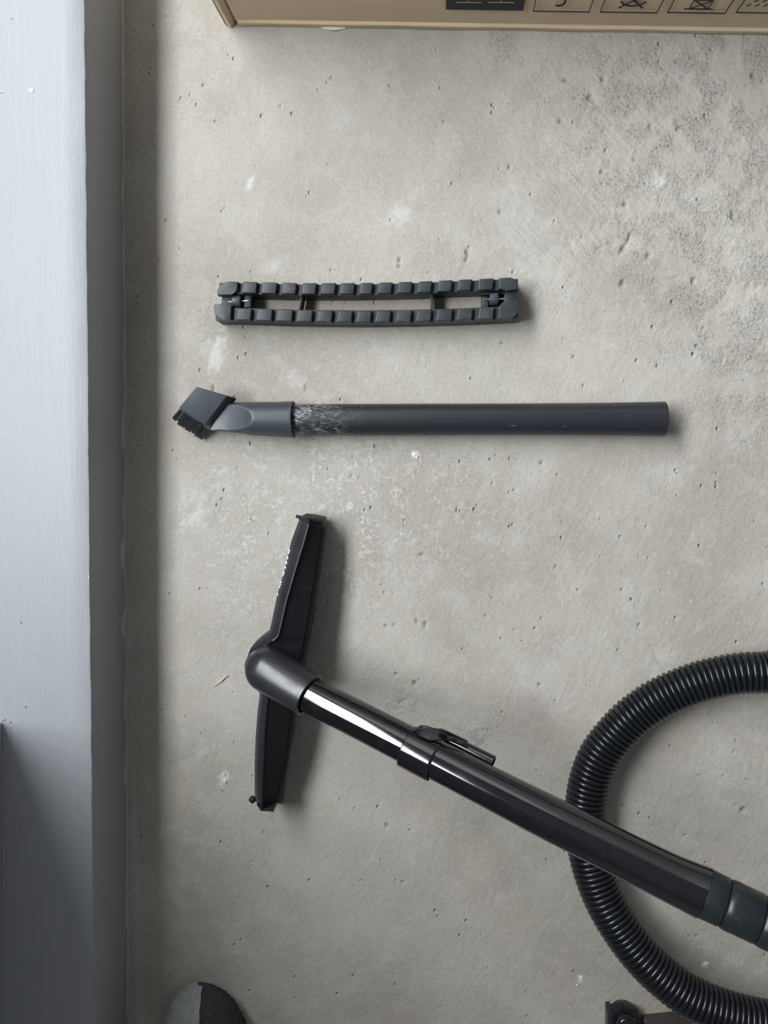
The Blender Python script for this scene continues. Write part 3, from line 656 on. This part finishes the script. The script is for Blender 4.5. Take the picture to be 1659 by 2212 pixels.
# pipes
P0 = P(640, 1485, zp(640, 1485)); P1 = P(905, 1622, zp(905, 1622))
bm = bmesh.new(); ax2 = P1-P0; ri = .0162
lathe(bm, P0, ax2, [(0, ri), (ax2.length+.03, ri)], 64); obj('inner_pipe', bm, M_gloss, wand, 40)
c, r = px_tube_pts([(x_, y_, zp(x_, y_), w_) for x_, y_, w_ in [(905, 1622, 84), (1041, 1692, 87), (1180, 1763, 93), (1300, 1823, 95.5), (1430, 1887, 99.5), (1480, 1910.5, 104), (1521, 1929, 110)]], 8)
bm = bmesh.new(); pts = c+[c[-1]+(c[-1]-c[-2])*.02, c[-1]-(c[-1]-c[-2])*3]; rad = r+[r[-1]-.0012, r[-1]-.0022]
T = (c[-1]-c[0]).normalized(); s = T.cross(Vector((0, 0, 1))).normalized(); u = s.cross(T).normalized()
rings = [[p_+s*math.cos(a)*r_+u*math.sin(a)*r_ for a in [2*math.pi*k/64 for k in range(64)]] for p_, r_ in zip(pts, rad)]
loft(bm, rings, True, True); outer = obj('outer_pipe', bm, M_gloss2, wand, 40)
# clamp collar
K0, K1 = P(879, 1611, zp(879, 1611)), P(942, 1644, zp(942, 1644)); kax = K1-K0; kl = kax.length; kr = .0184
bm = bmesh.new(); lathe(bm, K0, kax, [(0, .0165), (0, kr-.0009), (.0008, kr), (.0016, kr), (kl-.0018, kr), (kl-.0009, kr), (kl+.0002, kr-.0007), (kl+.0002, .0172), (kl-.002, .0168)], 64); clamp = obj('clamp_collar', bm, M_gloss2, wand, 35)
q = [(908, 1568), (921, 1569), (935, 1576), (955, 1575.5), (969, 1581.5), (1012, 1602), (1001, 1608.5), (984, 1599), (958, 1598), (930, 1600), (905, 1590), (896, 1578)]
zq = [v_+.030 for v_ in (.092, .093, .094, .095, .096, .096, .098, .100, .102, .103, .101, .095)]
bm = bmesh.new(); tp_ = [P(x, y, z) for (x, y), z in zip(q, zq)]; prism(bm, tp_, bot=[v-Vector((0, 0, .0028)) for v in tp_], bev=.0005); tab = obj('clamp_tab', bm, M_gloss2, clamp, 35)
bm = bmesh.new(); q = [(949, 1583), (953, 1582), (968, 1588), (966, 1590.5), (958, 1588)]; tp_ = [P(x, y, .1305) for x, y in q]
prism(bm, tp_, bot=[v-Vector((0, 0, .004)) for v in tp_]); obj('slot', bm, M_dark, clamp, 0)
R0, R1 = P(960, 1594, .110), P(1066, 1647, .128); rax = R1-R0; rl = rax.length; rr_ = .0056
bm = bmesh.new(); lathe(bm, R0, rax, [(0, rr_), (rl-.0004, rr_), (rl, rr_-.0004), (rl, rr_-.0013), (rl-.02, rr_-.0014)], 32); obj('lock_rod', bm, M_gloss2, clamp, 35)
# cuff (stepped sleeve)
Q0, Q1 = P(1505, 1921, zp(1505, 1921)), P(1659, 1994, zp(1659, 1994)); qax = Q1-Q0; ql = qax.length; f_ = lambda t: t*ql
w0 = 103*depth(1530, 1934, zp(1530, 1934))/F/2; w1 = 106.5*depth(1659, 1994, zp(1659, 1994))/F/2; pr = [(0, w0*.97)]
for a, b_ in ((.04, .41), (.41, .90), (.90, 1.39), (1.39, 1.9)):
    ra, rb_ = w0+(w1-w0)*a, w0+(w1-w0)*b_
    pr += [(f_(a), ra-.0006), (f_(a+.015), ra+.0000), (f_(a+.10), ra+.0005), (f_(a+.2), ra+.0002), (f_(b_-.03), rb_+.0001), (f_(b_-.015), rb_-.0004), (f_(b_-.001), rb_-.0014)]
bm = bmesh.new(); lathe(bm, Q0, qax, pr, 64); obj('cuff', bm, M_cuff, wand, 50)

# ------------------------------------------------------------------ hose
hp_ = [(1790, 1432, .040), (1720, 1441, .038), (1659, 1452, .036), (1605, 1454, .034), (1550, 1463, .031), (1490, 1480, .028), (1430, 1506, .025), (1388, 1532, .023), (1348, 1565, .022), (1302, 1620, .0215), (1279, 1667, .0212), (1267, 1715, .0212), (1263, 1765, .0212), (1266, 1815, .022),
       (1275, 1862, .025), (1290, 1910, .029), (1312, 1959, .034), (1349, 2019, .040), (1390, 2070, .046), (1437, 2114, .051), (1495, 2155, .056), (1575, 2188, .060), (1655, 2208, .063), (1740, 2220, .065), (1800, 2224, .066)]
cl = [P(*q) for q in hp_]; fine = [Vector(v) for v in catmull([tuple(v) for v in cl], 30)]
acc = [0]
for a, b_ in zip(fine, fine[1:]): acc.append(acc[-1]+(b_-a).length)
acc = np.array(acc); FA = np.array([tuple(v) for v in fine]); pitch = .00515; nr = int(acc[-1]/pitch); sub = 9; Rh = .0196
pts, rad = [], []
for i in range(nr*sub+1):
    s_ = i/sub*pitch; pts.append(Vector([float(np.interp(s_, acc, FA[:, k])) for k in range(3)]))
    ph = (i % sub)/sub; rad.append(Rh-.0026+.0026*math.sqrt(max(0, math.sin(math.pi*ph)))**1.3)
Ts = frames([pts[max(0, min(len(pts)-1, i))] for i in range(len(pts))]); bm = bmesh.new(); rings = []
for i in range(len(pts)):
    a, b_ = pts[max(0, i-sub)], pts[min(len(pts)-1, i+sub)]; t = (b_-a).normalized(); s = t.cross(Vector((0, 0, 1))).normalized(); u = s.cross(t).normalized()
    rings.append([pts[i]+s*math.cos(q)*rad[i]+u*math.sin(q)*rad[i] for q in [2*math.pi*k/44 for k in range(44)]])
loft(bm, rings); tag(obj('vacuum_hose', bm, M_hose, None, 75), 'black corrugated vacuum hose curving under the wand at the right edge', 'hose')

# ------------------------------------------------------------------ shoe toe at the lower edge
TX = P(422, 2150, .030); shoe = empty('shoe', Vector((TX.x, TX.y-.13, 0)), 'grey and black shoe toe at the bottom edge in the shadow', 'shoe')
def sw(d): d = max(d, 0); return .048*(1-(1-min(d/.075, 1))**2.0)**.5 if d < .075 else .048-.008*max(0, (d-.075)/.2)
def shh(d): d = max(d, 0); return .012+.044*(1-(1-min(d/.06, 1))**2)**.5+max(0, d-.05)*.22
def S(d, a, off=0, inset=0):     # a: 0 right .. pi left
    w = sw(d)+off; h = shh(d)+off; ca, sa = math.cos(a), math.sin(a)
    return Vector((TX.x+.003+.02*min(d, .1)-.012*min(d/.04,1)*0+math.copysign(abs(ca)**.85, ca)*w, TX.y-d+off*(1 if d < .02 else 0), .012+max(0, sa)**.8*(h-.012)))
bm = bmesh.new(); rings = []
ds = [0, .0006, .002, .005, .009, .014, .02, .028, .037, .047, .058, .07, .09, .12, .16, .2, .25]
for d in ds: rings.append([S(d, math.pi*k/40) for k in range(41)]+[Vector((TX.x-sw(d)*.8, TX.y-d, .010)), Vector((TX.x+sw(d)*.8, TX.y-d, .010))])
loft(bm, rings); obj('upper', bm, M_shoe_d, shoe, 60)
bm = bmesh.new(); rows = []
for i in range(60):
    d = .0004+.13*(i/59)**1.5; sc2 = .04*abs(math.sin(d/.0115*math.pi))**.6 if d > .004 else 0
    a_edge = 1.50-sc2
    # keep edge near a constant distance from the shoe's centre line
    rows.append([S(d, a_edge+(math.pi-.0-a_edge)*k/24, .0012) for k in range(25)])
vr = loft(bm, rows, False, False)
r_ = bmesh.ops.extrude_face_region(bm, geom=bm.faces[:]); [setattr(v_, 'co', v_.co-Vector((0, 0, .0012))) for v_ in r_['geom'] if isinstance(v_, bmesh.types.BMVert)]
obj('side_panel', bm, M_shoe_l, shoe, 60)
bm = bmesh.new(); pts = [S(.030+.010*math.cos(t*3.1)*0+.018*(t**1.6)-.008, 1.95+.95*t, .0016) for t in np.linspace(0, 1, 16)]; tube(bm, pts, [.0016]*16, 8); obj('seam_ridge', bm, M_shoe_l, shoe)
bm = bmesh.new(); out = []
for k in range(121):
    t = k/120*2-1; d = .26*abs(t)**2.2; sgn = 1 if t > 0 else -1
    lug = .0016*(1 if (int(abs(t)*46) % 2) else 0); out.append(Vector((TX.x+.003+.02*min(d, .1)+sgn*max(.0, sw(d)-.0035+lug), TX.y-d-.008, .010)))
prism(bm, out, z0=.0006); obj('sole', bm, M_sole, shoe, 40)

# ------------------------------------------------------------------ lobed knob at the lower right edge
KZ = .018; kc = P(1352, 2214, KZ); knob = empty('lobed_knob', Vector((kc.x, kc.y, 0)), 'small black lobed knob with side tab at the bottom edge, left of the hose', 'knob')
bm = bmesh.new(); rings = []
def lob(r_, z, amp): return [Vector((kc.x+math.cos(a)*r_*(1+amp*max(0, math.cos(a*7+.6))), kc.y+math.sin(a)*r_*(1+amp*max(0, math.cos(a*7+.6))), z)) for a in [2*math.pi*k/84 for k in range(84)]]
rings = [lob(.0140, .001, .02), lob(.0150, .006, .12), lob(.0156, .012, .16), lob(.0150, .0145, .14), lob(.0118, .0155, .03)]
loft(bm, rings); obj('lobed_rim', bm, M_hose, knob, 40)
bm = bmesh.new(); lathe(bm, Vector((kc.x, kc.y, .013)), Vector((0, 0, 1)), [(0, .0112), (.009, .0108), (.0105, .0100), (.0112, .0085), (.0108, .003)], 48); obj('cap', bm, M_gloss2, knob, 40)
bm = bmesh.new(); q = [(1313, 2186), (1319, 2183), (1323, 2186), (1333, 2204), (1334, 2240), (1314, 2240)]; prism(bm, [P(x, y, .015) for x, y in q], z0=.0008, bev=.0012); obj('side_tab', bm, M_head, knob, 40)
bm = bmesh.new(); q = [(1390, 2206), (1400, 2205), (1462, 2199), (1500, 2198), (1500, 2250), (1390, 2250)]; prism(bm, [P(x, y, .010) for x, y in q], z0=.0008, bev=.002); obj('bracket', bm, plastic('brown_black_plastic', (.045, .035, .032), .5, .1), knob, 40)

# ------------------------------------------------------------------ straw
a, c_ = P(460, 1483, .0012), P(492, 1459, .0016); mdl = (a+c_)/2+Vector((.0003, -.0005, .0004)); m2 = a+(c_-a)*.78+Vector((.0002, .0004, 0))
bm = bmesh.new(); tube(bm, [a, mdl, m2, c_], [.0004, .0006, .0007, .0003], 8); tag(obj('straw', bm, M_straw, None, 40), 'tiny dry straw lying on the floor left of the floor head', 'straw')
